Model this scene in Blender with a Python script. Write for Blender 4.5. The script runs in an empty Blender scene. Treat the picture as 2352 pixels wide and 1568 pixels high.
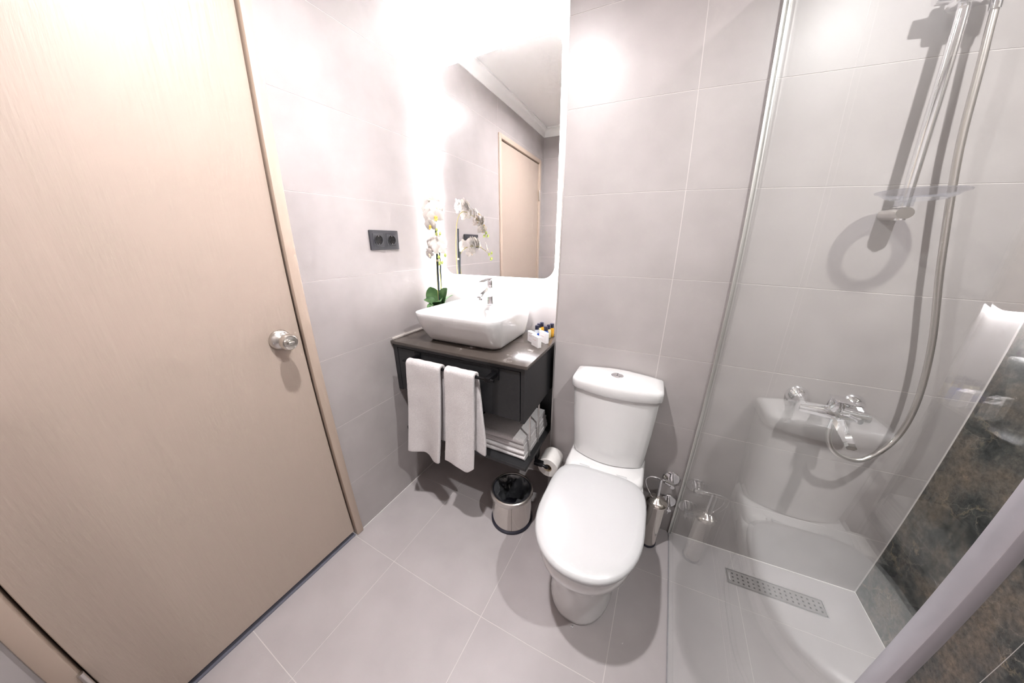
import bpy, bmesh, math, random
from mathutils import Vector, Matrix, noise
random.seed(7)
PI = math.pi
scene = bpy.context.scene
COL = scene.collection

# ------------------------------------------------------------------ camera
# ultra-wide lens with barrel distortion: real fisheye-polynomial camera, 36 x 24 mm sensor
cam = bpy.data.cameras.new('camera'); cam_o = bpy.data.objects.new('camera', cam); COL.objects.link(cam_o)
cam_o.location = (1.0982, -1.1998, 1.306)
cam_o.rotation_euler = (1.24224668, 0.00230726, 0.46176667)
cam.sensor_fit = 'HORIZONTAL'; cam.sensor_width = 36.0; cam.sensor_height = 24.0
cam.type = 'PANO'
K = (0.0, -0.10360876887788255, 0.0017392473947436002, 7.394795494151595e-05, -2.4824993450873736e-06)
for tgt in (cam, getattr(cam, 'cycles', None)):
    if tgt is not None and hasattr(tgt, 'panorama_type'):
        tgt.panorama_type = 'FISHEYE_LENS_POLYNOMIAL'
        tgt.fisheye_fov = math.radians(170)
        for i, k in enumerate(K): setattr(tgt, 'fisheye_polynomial_k%d' % i, k)
cam.clip_start = 0.01
scene.camera = cam_o

# ------------------------------------------------------------------ world, exposure, lamp powers
world = bpy.data.worlds.new('world'); scene.world = world; world.use_nodes = True
world.node_tree.nodes['Background'].inputs[0].default_value = (0.9, 0.92, 1.0, 1)
world.node_tree.nodes['Background'].inputs[1].default_value = 0.03
vs = scene.view_settings
vs.view_transform = 'Standard'; vs.look = 'None'; vs.gamma = 1.0; vs.use_curve_mapping = False
vs.exposure = 0.54
scene.cycles.max_bounces = 6; scene.cycles.diffuse_bounces = 3; scene.cycles.glossy_bounces = 4
scene.cycles.transparent_max_bounces = 10; scene.cycles.caustics_reflective = False; scene.cycles.caustics_refractive = False
scene.cycles.sample_clamp_indirect = 60.0; scene.cycles.adaptive_threshold = 0.15; scene.cycles.adaptive_min_samples = 16
DOWNLIGHTS = [((0.63, -0.80, 2.34), 15.6, 'recessed ceiling downlight above the space between door and vanity'),
              ((1.72, -0.84, 2.34), 18.5, 'recessed ceiling downlight above the glass shower area')]
LAMP_COL = (1.0, 0.965, 0.97)
LED_STRENGTH = 150.0
LED_COL = (0.95, 0.97, 1.0)

# ------------------------------------------------------------------ materials
def s2l(c): return tuple(((v/255)/12.92 if v/255 <= .04045 else ((v/255+.055)/1.055)**2.4) for v in c)
MATS = {}
def base_mat(name):
    m = bpy.data.materials.new(name); m.use_nodes = True; MATS[name] = m
    nt = m.node_tree; return m, nt, nt.nodes['Principled BSDF']
def N(nt, kind, **kw):
    n = nt.nodes.new(kind)
    for k, v in kw.items(): setattr(n, k, v)
    return n
def coords(nt, scale=(1,1,1), obj=True):
    t = N(nt, 'ShaderNodeTexCoord'); mp = N(nt, 'ShaderNodeMapping')
    nt.links.new(t.outputs['Object' if obj else 'Generated'], mp.inputs[0]); mp.inputs['Scale'].default_value = scale
    return mp.outputs[0]
def plain(name, col, rough=.5, metal=0.0, **kw):
    m, nt, p = base_mat(name)
    p.inputs['Base Color'].default_value = (*col, 1); p.inputs['Roughness'].default_value = rough; p.inputs['Metallic'].default_value = metal
    for k, v in kw.items(): p.inputs[k].default_value = v
    return m
def noisy(name, c1, c2, scale=6, rough=.5, metal=0.0, bump=0.0, bscale=60, detail=6, stretch=(1,1,1), bdist=.001, rvar=0.0):
    m, nt, p = base_mat(name); L = nt.links.new
    v = coords(nt, stretch)
    n = N(nt, 'ShaderNodeTexNoise'); n.inputs['Scale'].default_value = scale; n.inputs['Detail'].default_value = detail; L(v, n.inputs['Vector'])
    r = N(nt, 'ShaderNodeValToRGB'); r.color_ramp.elements[0].position = .3; r.color_ramp.elements[1].position = .7
    r.color_ramp.elements[0].color = (*c1, 1); r.color_ramp.elements[1].color = (*c2, 1)
    L(n.outputs[0], r.inputs[0]); L(r.outputs[0], p.inputs['Base Color'])
    p.inputs['Roughness'].default_value = rough; p.inputs['Metallic'].default_value = metal
    if rvar:
        mr = N(nt, 'ShaderNodeMapRange'); mr.inputs['To Min'].default_value = rough-rvar; mr.inputs['To Max'].default_value = rough+rvar
        L(n.outputs[0], mr.inputs[0]); L(mr.outputs[0], p.inputs['Roughness'])
    if bump:
        b = N(nt, 'ShaderNodeTexNoise'); b.inputs['Scale'].default_value = bscale; b.inputs['Detail'].default_value = 4; L(v, b.inputs['Vector'])
        bp = N(nt, 'ShaderNodeBump'); bp.inputs['Strength'].default_value = bump; bp.inputs['Distance'].default_value = bdist
        L(b.outputs[0], bp.inputs['Height']); L(bp.outputs[0], p.inputs['Normal'])
    return m

noisy('wall_tile', (.41,.378,.372), (.465,.432,.425), scale=7, rough=.36, bump=.12, bscale=220, rvar=.03)
noisy('floor_tile', (.43,.395,.398), (.48,.445,.447), scale=6, rough=.42, bump=.15, bscale=180, rvar=.03)
plain('grout', (.66,.62,.60), .8)
plain('sealant', (.72,.69,.67), .6)
plain('grout_dark', (.55,.50,.47), .85)
plain('ceiling_paint', (.93,.92,.90), .8)
plain('niche_paint', (.74,.73,.74), .55)
plain('alu_trim', (.80,.79,.77), .38, 1.0)
plain('chrome', (.86,.86,.88), .05, 1.0)
plain('pale_alu', (.50,.49,.53), .38, .6)
plain('satin_steel', (.66,.63,.60), .28, 1.0)
plain('bin_steel', (.70,.66,.62), .13, 1.0)
plain('black_metal', (.012,.012,.014), .3, 0.6)
plain('black_plastic', (.012,.012,.02), .3)
plain('navy_cap', (.010,.010,.028), .3)
plain('ceramic', (.76,.752,.75), .12, 0.0, **{'Coat Weight': .4, 'Coat Roughness': .05})
plain('seat_plastic', (.57,.57,.575), .28)
plain('socket_grey', (.035,.035,.042), .38)
plain('socket_well', (.008,.008,.009), .25)
plain('threshold', (.17,.17,.21), .35)
plain('dark_gap', (.03,.022,.018), .8)
noisy('towel', (.70,.66,.66), (.80,.76,.76), scale=180, rough=.95, bump=.9, bscale=420, bdist=.004, detail=3)
noisy('flat_towel', (.74,.71,.71), (.82,.79,.79), scale=150, rough=.95, bump=.7, bscale=380, bdist=.003, detail=3)
noisy('paper', (.83,.80,.77), (.88,.85,.82), scale=60, rough=.95, bump=.2, bscale=200)
plain('cardboard', (.40,.30,.20), .9)
noisy('cabinet', (.020,.020,.022), (.026,.026,.028), scale=90, rough=.42)
plain('box_white', (.86,.83,.83), .5)
plain('print_pink', (.62,.47,.47), .6)
plain('amber', (.95,.50,.03), .15, 0.0, **{'Transmission Weight': .35})
plain('pale_yellow', (.90,.80,.45), .2, 0.0, **{'Transmission Weight': .3})
plain('blue_liquid', (.02,.10,.60), .15, 0.0, **{'Transmission Weight': .2})
plain('clear_bottle', (.75,.80,.88), .12, 0.0, **{'Transmission Weight': .5})

m, nt, p = base_mat('petal'); L = nt.links.new
p.inputs['Base Color'].default_value = (.88,.84,.81,1); p.inputs['Roughness'].default_value = .6
tl = N(nt,'ShaderNodeBsdfTranslucent'); tl.inputs[0].default_value = (.90,.86,.82,1)
mx = N(nt,'ShaderNodeMixShader'); mx.inputs[0].default_value = .45; L(p.outputs[0], mx.inputs[1]); L(tl.outputs[0], mx.inputs[2]); L(mx.outputs[0], nt.nodes['Material Output'].inputs[0])
plain('lip', (.90,.58,.12), .5)
plain('lip_pale', (.92,.76,.55), .5)
noisy('leaf', (.035,.10,.03), (.10,.20,.07), scale=14, rough=.4, stretch=(1,1,3))
plain('stem_dark', (.02,.035,.045), .45)
plain('stem_yellow', (.55,.50,.16), .5)
plain('bud', (.50,.60,.16), .5)
plain('pot_white', (.78,.74,.72), .35)
plain('soil', (.05,.045,.03), .9)
plain('rubber_dark', (.02,.02,.035), .5)
plain('drain_hole', (.05,.045,.045), .6)
plain('drain_steel', (.62,.60,.60), .3, .85)
plain('mirror_glass', (.93,.93,.93), 0.0, 1.0)
plain('twine', (.18,.12,.07), .9)

# countertop: dark brown-grey stone with small pale flecks
m, nt, p = base_mat('stone_top'); L = nt.links.new
v = coords(nt)
n = N(nt,'ShaderNodeTexNoise'); n.inputs['Scale'].default_value = 22; n.inputs['Detail'].default_value = 8; n.inputs['Roughness'].default_value = .65; L(v, n.inputs['Vector'])
n2 = N(nt,'ShaderNodeTexNoise'); n2.inputs['Scale'].default_value = 5; n2.inputs['Detail'].default_value = 2; L(v, n2.inputs['Vector'])
mu = N(nt,'ShaderNodeMath', operation='MULTIPLY'); L(n.outputs[0], mu.inputs[0]); L(n2.outputs[0], mu.inputs[1])
r = N(nt,'ShaderNodeValToRGB'); e = r.color_ramp.elements
e[0].position = .30; e[0].color = (.080,.066,.058,1); e[1].position = .46; e[1].color = (.45,.42,.40,1)
e2 = e.new(.385); e2.color = (.098,.082,.072,1)
L(mu.outputs[0], r.inputs[0]); L(r.outputs[0], p.inputs['Base Color']); p.inputs['Roughness'].default_value = .22

# dark marble: charcoal and brown patches, fine grain, thin cream veins, sparse dark cracks
m, nt, p = base_mat('marble'); L = nt.links.new
v = coords(nt)
wn = N(nt,'ShaderNodeTexNoise'); wn.inputs['Scale'].default_value = 6; wn.inputs['Detail'].default_value = 9; wn.inputs['Roughness'].default_value = .65; L(v, wn.inputs['Vector'])
def warp(f):
    mv = N(nt,'ShaderNodeMix', data_type='VECTOR'); mv.inputs[0].default_value = f; L(v, mv.inputs[4]); L(wn.outputs['Color'], mv.inputs[5]); return mv.outputs[1]
big = N(nt,'ShaderNodeTexNoise'); big.inputs['Scale'].default_value = 9; big.inputs['Detail'].default_value = 6; big.inputs['Roughness'].default_value = .62; L(warp(.06), big.inputs['Vector'])
r1 = N(nt,'ShaderNodeValToRGB'); e = r1.color_ramp.elements
e[0].position = .33; e[0].color = (.030,.034,.035,1); e[1].position = .72; e[1].color = (.33,.26,.19,1)
for pos, c in ((.43,(.075,.080,.076)), (.50,(.135,.125,.112)), (.57,(.17,.147,.122)), (.64,(.20,.165,.132))):
    q = e.new(pos); q.color = (*c, 1)
L(big.outputs[0], r1.inputs[0])
fine = N(nt,'ShaderNodeTexNoise'); fine.inputs['Scale'].default_value = 60; fine.inputs['Detail'].default_value = 8; fine.inputs['Roughness'].default_value = .75; L(v, fine.inputs['Vector'])
fr_ = N(nt,'ShaderNodeMapRange'); fr_.inputs['From Min'].default_value = .3; fr_.inputs['From Max'].default_value = .7; fr_.inputs['To Min'].default_value = .45; fr_.inputs['To Max'].default_value = 1.55; L(fine.outputs[0], fr_.inputs[0])
gm = N(nt,'ShaderNodeMix', data_type='RGBA', blend_type='MULTIPLY'); gm.inputs[0].default_value = 1.0; L(r1.outputs[0], gm.inputs[6]); L(fr_.outputs[0], gm.inputs[7])
def veins(src, scale, width, col, amount, wf):
    vo = N(nt,'ShaderNodeTexVoronoi', feature='DISTANCE_TO_EDGE'); vo.inputs['Scale'].default_value = scale; L(warp(wf), vo.inputs['Vector'])
    rv = N(nt,'ShaderNodeValToRGB'); rv.color_ramp.elements[0].color = (1,1,1,1); rv.color_ramp.elements[1].position = width; rv.color_ramp.elements[1].color = (0,0,0,1); L(vo.outputs['Distance'], rv.inputs[0])
    mk = N(nt,'ShaderNodeMapRange'); mk.inputs['From Min'].default_value = .48; mk.inputs['From Max'].default_value = .62; mk.inputs['To Max'].default_value = amount; L(wn.outputs[0], mk.inputs[0])
    mm = N(nt,'ShaderNodeMath', operation='MULTIPLY'); L(rv.outputs[0], mm.inputs[0]); L(mk.outputs[0], mm.inputs[1])
    mx = N(nt,'ShaderNodeMix', data_type='RGBA'); mx.inputs[7].default_value = (*col, 1); L(mm.outputs[0], mx.inputs[0]); L(src, mx.inputs[6]); return mx.outputs[2]
c_ = veins(gm.outputs[2], 7, .035, (.36,.29,.20), .75, .22)
c_ = veins(c_, 17, .030, (.40,.36,.31), .55, .12)
c_ = veins(c_, 4.2, .010, (.010,.011,.012), .9, .30)
L(c_, p.inputs['Base Color']); p.inputs['Roughness'].default_value = .38

# door paint: beige with embossed vertical grain
m, nt, p = base_mat('door_paint'); L = nt.links.new
v = coords(nt, (1, 1, .075))
n = N(nt,'ShaderNodeTexNoise'); n.inputs['Scale'].default_value = 3.0; n.inputs['Detail'].default_value = 3; L(v, n.inputs['Vector'])
w = N(nt,'ShaderNodeMath', operation='MULTIPLY'); w.inputs[1].default_value = 75.0; L(n.outputs[0], w.inputs[0])
sn = N(nt,'ShaderNodeMath', operation='SINE'); L(w.outputs[0], sn.inputs[0])
f = N(nt,'ShaderNodeTexNoise'); f.inputs['Scale'].default_value = 110; f.inputs['Detail'].default_value = 4
v2 = coords(nt, (1, 1, .12)); L(v2, f.inputs['Vector'])
ad = N(nt,'ShaderNodeMath', operation='ADD'); L(f.outputs[0], ad.inputs[0])
sc_ = N(nt,'ShaderNodeMath', operation='MULTIPLY'); sc_.inputs[1].default_value = .22; L(sn.outputs[0], sc_.inputs[0]); L(sc_.outputs[0], ad.inputs[1])
bp = N(nt,'ShaderNodeBump'); bp.inputs['Strength'].default_value = .42; bp.inputs['Distance'].default_value = .0022
L(ad.outputs[0], bp.inputs['Height']); L(bp.outputs[0], p.inputs['Normal'])
p.inputs['Base Color'].default_value = (.475,.388,.325,1); p.inputs['Roughness'].default_value = .42
plain('casing_paint', (.52,.415,.335), .42)

def glassy(name, tint, rough=0.0, ior=1.5, haze=0.0):
    "thin clear sheet: Fresnel mix of transparency and sharp reflection"
    m, nt, p = base_mat(name); L = nt.links.new
    nt.nodes.remove(p); out = nt.nodes['Material Output']
    g = N(nt,'ShaderNodeNewGeometry')
    io = N(nt,'ShaderNodeMapRange'); io.inputs['To Min'].default_value = ior; io.inputs['To Max'].default_value = 1/ior
    L(g.outputs['Backfacing'], io.inputs[0])
    fr = N(nt,'ShaderNodeFresnel'); L(io.outputs[0], fr.inputs['IOR'])
    tr = N(nt,'ShaderNodeBsdfTransparent'); tr.inputs[0].default_value = (*tint, 1)
    gl = N(nt,'ShaderNodeBsdfGlossy'); gl.inputs['Roughness'].default_value = rough; gl.inputs[0].default_value = (1,1,1,1)
    mx = N(nt,'ShaderNodeMixShader'); L(fr.outputs[0], mx.inputs[0]); L(tr.outputs[0], mx.inputs[1]); L(gl.outputs[0], mx.inputs[2])
    last = mx
    if haze:
        df = N(nt,'ShaderNodeBsdfDiffuse'); df.inputs[0].default_value = (.8,.82,.85,1)
        m2 = N(nt,'ShaderNodeMixShader'); m2.inputs[0].default_value = haze; L(mx.outputs[0], m2.inputs[1]); L(df.outputs[0], m2.inputs[2]); last = m2
    L(last.outputs[0], out.inputs[0]); return m
glassy('shower_glass', (.955,.972,.965), ior=1.52)
glassy('clear_plastic', (.84,.84,.87), ior=1.5, haze=.12)
glassy('clear_thin', (.985,.985,.99), ior=1.4)
glassy('bin_liner', (.72,.72,.74), rough=.10, ior=1.75, haze=.05)

def emis(name, col, st):
    m, nt, p = base_mat(name); nt.nodes.remove(p)
    e = N(nt,'ShaderNodeEmission'); e.inputs[0].default_value = (*col,1); e.inputs[1].default_value = st
    nt.links.new(e.outputs[0], nt.nodes['Material Output'].inputs[0]); return m
emis('led_diffuser', LED_COL, LED_STRENGTH)
emis('lamp_lens', LAMP_COL, 30.0)

# ------------------------------------------------------------------ mesh helpers
ORG = {}
def V(*a): return Vector(a)
def box(bm, lo, hi, bev=0.0, seg=2):
    lo = Vector(lo); hi = Vector(hi); c = (lo+hi)/2; s = hi-lo
    g = bmesh.ops.create_cube(bm, size=1.0, matrix=Matrix.Translation(c) @ Matrix.Diagonal((*s, 1)))
    if bev:
        es = list({e for v in g['verts'] for e in v.link_edges})
        bmesh.ops.bevel(bm, geom=es, offset=bev, segments=seg, affect='EDGES', profile=.5)
    return g
def ring(c, r, n, ax=V(0,0,1), ref=None, r2=None):
    ax = ax.normalized(); u = (ref or (V(1,0,0) if abs(ax.x) < .9 else V(0,1,0))); u = (u - ax*u.dot(ax)).normalized(); w = ax.cross(u)
    r2 = r if r2 is None else r2
    return [c + u*(r*math.cos(2*PI*i/n)) + w*(r2*math.sin(2*PI*i/n)) for i in range(n)]
def loft(bm, rings, cap0=True, cap1=True, closed=True):
    vr = [[bm.verts.new(p) for p in r] for r in rings]; n = len(vr[0])
    for a, b in zip(vr, vr[1:]):
        for i in range(n if closed else n-1):
            j = (i+1) % n
            try: bm.faces.new((a[i], a[j], b[j], b[i]))
            except ValueError: pass
    if cap0: bm.faces.new(list(reversed(vr[0])))
    if cap1: bm.faces.new(vr[-1])
    return vr
def lathe(bm, c, prof, ax=(0,0,1), n=40, cap0=True, cap1=True):
    c = Vector(c); ax = Vector(ax).normalized()
    loft(bm, [ring(c+ax*h, max(r, 1e-4), n, ax) for r, h in prof], cap0, cap1)
def cyl(bm, p0, p1, r0, r1=None, n=24):
    p0 = Vector(p0); p1 = Vector(p1); a = p1-p0
    loft(bm, [ring(p0, r0, n, a), ring(p1, r1 if r1 is not None else r0, n, a)])
def smooth_path(pts, sub=8):
    pts = [Vector(p) for p in pts]; out = []
    P = [pts[0]*2-pts[1]] + pts + [pts[-1]*2-pts[-2]]
    for i in range(1, len(P)-2):
        a, b, c, d = P[i-1:i+3]
        for k in range(sub):
            t = k/sub
            out.append(.5*((2*b)+(c-a)*t+(2*a-5*b+4*c-d)*t*t+(3*b-a-3*c+d)*t**3))
    out.append(pts[-1]); return out
def tube(bm, pts, r, n=12, sub=8, smooth=True):
    pts = smooth_path(pts, sub) if smooth else [Vector(p) for p in pts]
    rf = r if callable(r) else (lambda t: r)
    up = None; rings = []
    for i, p in enumerate(pts):
        t = (pts[min(i+1, len(pts)-1)] - pts[max(i-1, 0)]).normalized()
        if up is None: up = V(0,0,1) if abs(t.z) < .9 else V(1,0,0)
        up = (up - t*up.dot(t)).normalized(); w = t.cross(up)
        rr = rf(i/(len(pts)-1))
        rings.append([p + up*(rr*math.cos(2*PI*k/n)) + w*(rr*math.sin(2*PI*k/n)) for k in range(n)])
    loft(bm, rings)
def rrect(cx, cy, hx, hy, r, z, n=6):
    "rounded rectangle outline in plan"
    out = []
    for (sx, sy, a0) in ((1,1,0),(-1,1,PI/2),(-1,-1,PI),(1,-1,1.5*PI)):
        for k in range(n+1):
            a = a0 + PI/2*k/n
            out.append(V(cx+sx*(hx-r)+r*math.cos(a), cy+sy*(hy-r)+r*math.sin(a), z))
    return out
def BM(): return bmesh.new()
def obj(name, bm, mat, parent=None, smooth=35, origin=None):
    bmesh.ops.recalc_face_normals(bm, faces=bm.faces[:])
    me = bpy.data.meshes.new(name)
    if parent is not None: org = ORG[parent.name]
    elif origin is not None: org = Vector(origin)
    else:
        lo = [min(v.co[i] for v in bm.verts) for i in range(3)]; hi = [max(v.co[i] for v in bm.verts) for i in range(3)]
        org = V((lo[0]+hi[0])/2, (lo[1]+hi[1])/2, lo[2])
    bmesh.ops.translate(bm, verts=bm.verts, vec=-org)
    bm.to_mesh(me); bm.free()
    o = bpy.data.objects.new(name, me); COL.objects.link(o)
    me.materials.append(MATS[mat])
    if smooth:
        me.polygons.foreach_set('use_smooth', [True]*len(me.polygons)); me.set_sharp_from_angle(angle=math.radians(smooth))
    ORG[o.name] = org
    if parent is not None: o.parent = parent
    else: o.location = org
    return o
def part(name, parent, mat, fn, *a, smooth=35, **k):
    bm = BM(); fn(bm, *a, **k); return obj(name, bm, mat, parent, smooth)
def thing(name, loc, label, cat, group=None):
    o = bpy.data.objects.new(name, None); COL.objects.link(o); o.location = loc; o.empty_display_size = .05
    ORG[o.name] = Vector(loc); return tag(o, label, cat, group)
def tag(o, label, cat, group=None):
    o['label'] = label; o['category'] = cat
    if group: o['group'] = group
    return o
def struct(o, label=None, cat=None):
    o['kind'] = 'structure'
    if label: o['label'] = label
    if cat: o['category'] = cat
    return o
def boxpart(name, parent, mat, lo, hi, bev=0.0, seg=2):
    return part(name, parent, mat, lambda b: box(b, lo, hi, bev, seg))
def add_mod(o, kind, **kw):
    md = o.modifiers.new(kind.lower(), kind)
    for k, v in kw.items(): setattr(md, k, v)
    return md

# ------------------------------------------------------------------ room shell
X1, Y0, YN, YF, ZC = 2.066, 0.0, 0.105, -1.545, 2.34     # right wall, toilet wall, mirror niche wall, front wall, ceiling
XS = 0.7237                                               # edge where the toilet wall steps forward
ZCOURSE = [0.0, .285, .586, .888, 1.189, 1.488, 1.786, 2.084, ZC]
G = .0012                                                  # half joint
DY0, DY1, DZ = -1.4157, -.6876, 2.018                      # door leaf opening

# floor: grout bed and 45 cm tiles
bm = BM(); box(bm, (-.12, YF-.1, -.06), (X1+.1, YN+.1, -.0010))
floor = struct(obj('floor', bm, 'grout', origin=(0,0,0), smooth=0), 'light grey square stone-look floor tiles with pale joints', 'floor')
XJ = [0.0, .2606, .7106, 1.1616, 1.6106, X1]; YJ = [YF, -1.1355, -.691, -.246, YN]
DR = (1.578, -.160, 1.924, -.090)                          # drain cut-out
for i in range(len(XJ)-1):
    for j in range(len(YJ)-1):
        x0, x1, y0, y1 = XJ[i]+G, XJ[i+1]-G, YJ[j]+G, YJ[j+1]-G
        if y1 > 0 and x0 > XS: y1 = -.001
        if i == len(XJ)-1: continue
        pieces = [(x0, y0, x1, y1)]
        out = []
        for (a, b, c, d) in pieces:
            dx0, dy0, dx1, dy1 = DR
            if c <= dx0 or a >= dx1 or d <= dy0 or b >= dy1: out.append((a,b,c,d)); continue
            if b < dy0: out.append((a,b,c,dy0))
            if d > dy1: out.append((a,dy1,c,d))
            if a < dx0: out.append((a,dy0,dx0,dy1))
            if c > dx1: out.append((dx1,dy0,c,dy1))
        bm = BM()
        for (a,b,c,d) in out: box(bm, (a,b,-.0025), (c,d,0))
        obj('floor_tile', bm, 'floor_tile', floor, smooth=0)

def tiled(parent, axis, face, sgn, u_edges_by_course, mat='wall_tile', name='wall_tile', zc=ZCOURSE, skip=None):
    "thin tiles standing proud of the grout bed; axis = wall normal, sgn = side of the room"
    for k in range(len(zc)-1):
        z0, z1 = zc[k]+G, zc[k+1]-G
        for (u0, u1) in u_edges_by_course(zc[k], zc[k+1]):
            zz0, zz1 = z0, z1
            if skip: 
                r = skip(u0, u1, zz0, zz1)
                if r is None: continue
                u0, u1, zz0, zz1 = r
            if axis == 0: lo, hi = (min(face, face-sgn*.004), u0+G, zz0), (max(face, face-sgn*.004), u1-G, zz1)
            else: lo, hi = (u0+G, min(face, face-sgn*.004), zz0), (u1-G, max(face, face-sgn*.004), zz1)
            boxpart(name, parent, mat, lo, hi)

# left wall with door opening
bm = BM(); B = -.0007
box(bm, (-.12, DY1+.037, -.05), (B, YN+.1, ZC)); box(bm, (-.12, YF-.1, -.05), (B, DY0-.040, ZC)); box(bm, (-.12, DY0-.040, DZ+.035), (B, DY1+.037, ZC))
wl = struct(obj('wall_left', bm, 'grout', origin=(0,0,0), smooth=0), 'left wall of large light grey tiles around the door', 'wall')
def left_u(z0, z1):
    r = []
    if z1 <= DZ+.03: return [(YF, DY0-.044), (DY1+.038, YN)]
    return [(YF, DY0-.044), (DY1+.038, YN)]
tiled(wl, 0, 0.0, 1, left_u)
boxpart('wall_tile', wl, 'wall_tile', (-.004, DY0-.043, DZ+.040), (0, DY1+.037, 2.084-G))
boxpart('wall_tile', wl, 'wall_tile', (-.004, DY0-.043, 2.084+G), (0, DY1+.037, ZC))

# toilet / shower wall
bm = BM(); box(bm, (XS+.002, .0007, -.05), (X1+.1, YN+.12, ZC))
wb = struct(obj('wall_back', bm, 'grout', origin=(0,0,0), smooth=0), 'wall of large light grey tiles behind toilet and shower', 'wall')
tiled(wb, 1, 0.0, -1, lambda a, b: [(XS+.004, 1.1585), (1.1585, X1-.002)])
bm = BM(); box(bm, (XS-.001, -.0012, 0.0), (XS+.006, .012, ZC)); 
struct(obj('trim_1', bm, 'alu_trim', smooth=0), 'slim metal edge trim on the corner beside the mirror', 'trim')
# mirror niche wall
bm = BM(); box(bm, (-.12, YN+.0007, -.05), (XS+.002, YN+.12, ZC)); box(bm, (XS, .012, -.05), (XS+.0022, YN+.01, ZC))
wn_ = struct(obj('wall_niche', bm, 'grout', origin=(0,0,0), smooth=0), 'recessed tiled wall behind the mirror and vanity', 'wall')
tiled(wn_, 1, YN, -1, lambda a, b: [(0.0, XS)])
# marble wall of the shower
bm = BM(); box(bm, (X1+.0007, YF-.1, -.05), (X1+.12, .0007, ZC))
wr = struct(obj('wall_right', bm, 'grout', origin=(0,0,0), smooth=0), 'shower side wall of dark brown and charcoal marble slabs', 'wall')
tiled(wr, 0, X1, -1, lambda a, b: [(YF, -1.0), (-1.0, -.40), (-.40, -.001)], 'marble', 'marble_slab', [0.0, 1.2, ZC])
# front wall behind the camera
bm = BM(); box(bm, (-.12, YF-.12, -.05), (X1+.12, YF-.0007, ZC))
wf = struct(obj('wall_front', bm, 'grout', origin=(0,0,0), smooth=0), 'light grey tiled wall opposite the mirror', 'wall')
tiled(wf, 1, YF, 1, lambda a, b: [(0.0, .9), (.9, 1.8), (1.8, X1)])
# ceiling and cove moulding
bm = BM(); box(bm, (-.12, YF-.12, ZC), (X1+.12, YN+.12, ZC+.08))
struct(obj('ceiling', bm, 'ceiling_paint', smooth=0), 'plain white ceiling', 'ceiling')
def cove(bm, p0, p1, n):
    "plaster cove between wall and ceiling; n points from wall into the room"
    p0 = Vector(p0); p1 = Vector(p1); n = Vector(n); prof = [(0, -.072), (.006, -.072), (.008, -.062)]
    for k in range(7):
        a = PI/2*k/6; prof.append((.008+.030*(1-math.cos(a)), -.062+.050*math.sin(a)))
    prof += [(.044, -.012), (.044, 0), (0, 0)]
    loft(bm, [[q + n*a + V(0,0,b) for a, b in prof] for q in (p0, p1)])
for i, (a, b, n) in enumerate([((0,YF,ZC),(0,YN,ZC),(1,0,0)), ((0,YF,ZC),(X1,YF,ZC),(0,1,0)), ((0,YN,ZC),(XS,YN,ZC),(0,-1,0)), ((XS,0,ZC),(X1,0,ZC),(0,-1,0)), ((X1,YF,ZC),(X1,0,ZC),(-1,0,0))]):
    bm = BM(); cove(bm, a, b, n); struct(obj('trim_%d' % (i+2), bm, 'ceiling_paint'), 'white plaster cove at the ceiling, ' + ('above the left wall', 'above the front wall', 'above the mirror', 'above the toilet wall', 'above the marble wall')[i], 'trim')

# pale sealant lines where the walls meet the floor
for nm, lo, hi, w in (('trim_7', (0, DY1+.040, 0), (.0035, YN-.004, .0025), 'left tiled wall'), ('trim_8', (1.362, -.0035, 0), (X1-.0035, 0, .0025), 'shower back wall'), ('trim_9', (X1-.0035, YF+.004, 0), (X1, 0, .0025), 'marble wall')):
    bm = BM(); box(bm, lo, hi); struct(obj(nm, bm, 'sealant', smooth=0), 'thin pale sealant line between floor and ' + w, 'trim')

# ------------------------------------------------------------------ door
d = bpy.data.objects.new('door_1', None); COL.objects.link(d); d.location = (0, (DY0+DY1)/2, 0); ORG[d.name] = Vector(d.location); d.empty_display_size = .05
struct(d, 'beige painted door with embossed wood grain', 'door')
part('door_leaf', d, 'door_paint', lambda b: box(b, (-.045, DY0+.003, .027), (-.002, DY1-.003, DZ-.003), .0015, 1))
cw = .037
def casing(b):
    box(b, (-.11, DY1, 0), (-.049, DY1+cw, DZ+cw)); box(b, (-.049, DY1+.0035, 0.002), (.012, DY1+cw, DZ+cw), .004, 2)
part('casing_side', d, 'casing_paint', casing)
def casing(b):
    box(b, (-.11, DY0-.042, 0), (-.049, DY0, DZ+cw)); box(b, (-.049, DY0-.042, 0.002), (.012, DY0-.0035, DZ+cw), .004, 2)
part('casing_side', d, 'casing_paint', casing)
def casing(b):
    box(b, (-.11, DY0, DZ), (-.049, DY1, DZ+cw)); box(b, (-.049, DY0-.0035, DZ+.0035), (.012, DY1+.0035, DZ+cw), .004, 2)
part('casing_top', d, 'casing_paint', casing)
boxpart('door_stop', d, 'dark_gap', (-.10, DY0-.001, 0.0), (-.0465, DY1+.001, DZ+.001))
boxpart('threshold', d, 'threshold', (-.10, DY0, -.002), (.0005, DY1, .004))
kn = V(0, -.7586, 1.0133)
k = part('door_knob', d, 'satin_steel', lambda b: lathe(b, kn, [(.0335,-.002),(.0345,.004),(.032,.011),(.026,.017),(.019,.020),(.0135,.022),(.0125,.034),(.016,.037),(.0225,.042),(.0265,.052),(.027,.060),(.0255,.068),(.0235,.0715),(.022,.072),(.019,.068),(.008,.0655)], (1,0,0), 48))
part('thumb_turn', k, 'satin_steel', lambda b: (lathe(b, kn+V(.064,0,0), [(.0095,0),(.0095,.006),(.008,.008)], (1,0,0), 24), box(b, kn+V(.068,-.0095,-.0042), kn+V(.0815,.0095,.0042), .003, 3)))
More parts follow.
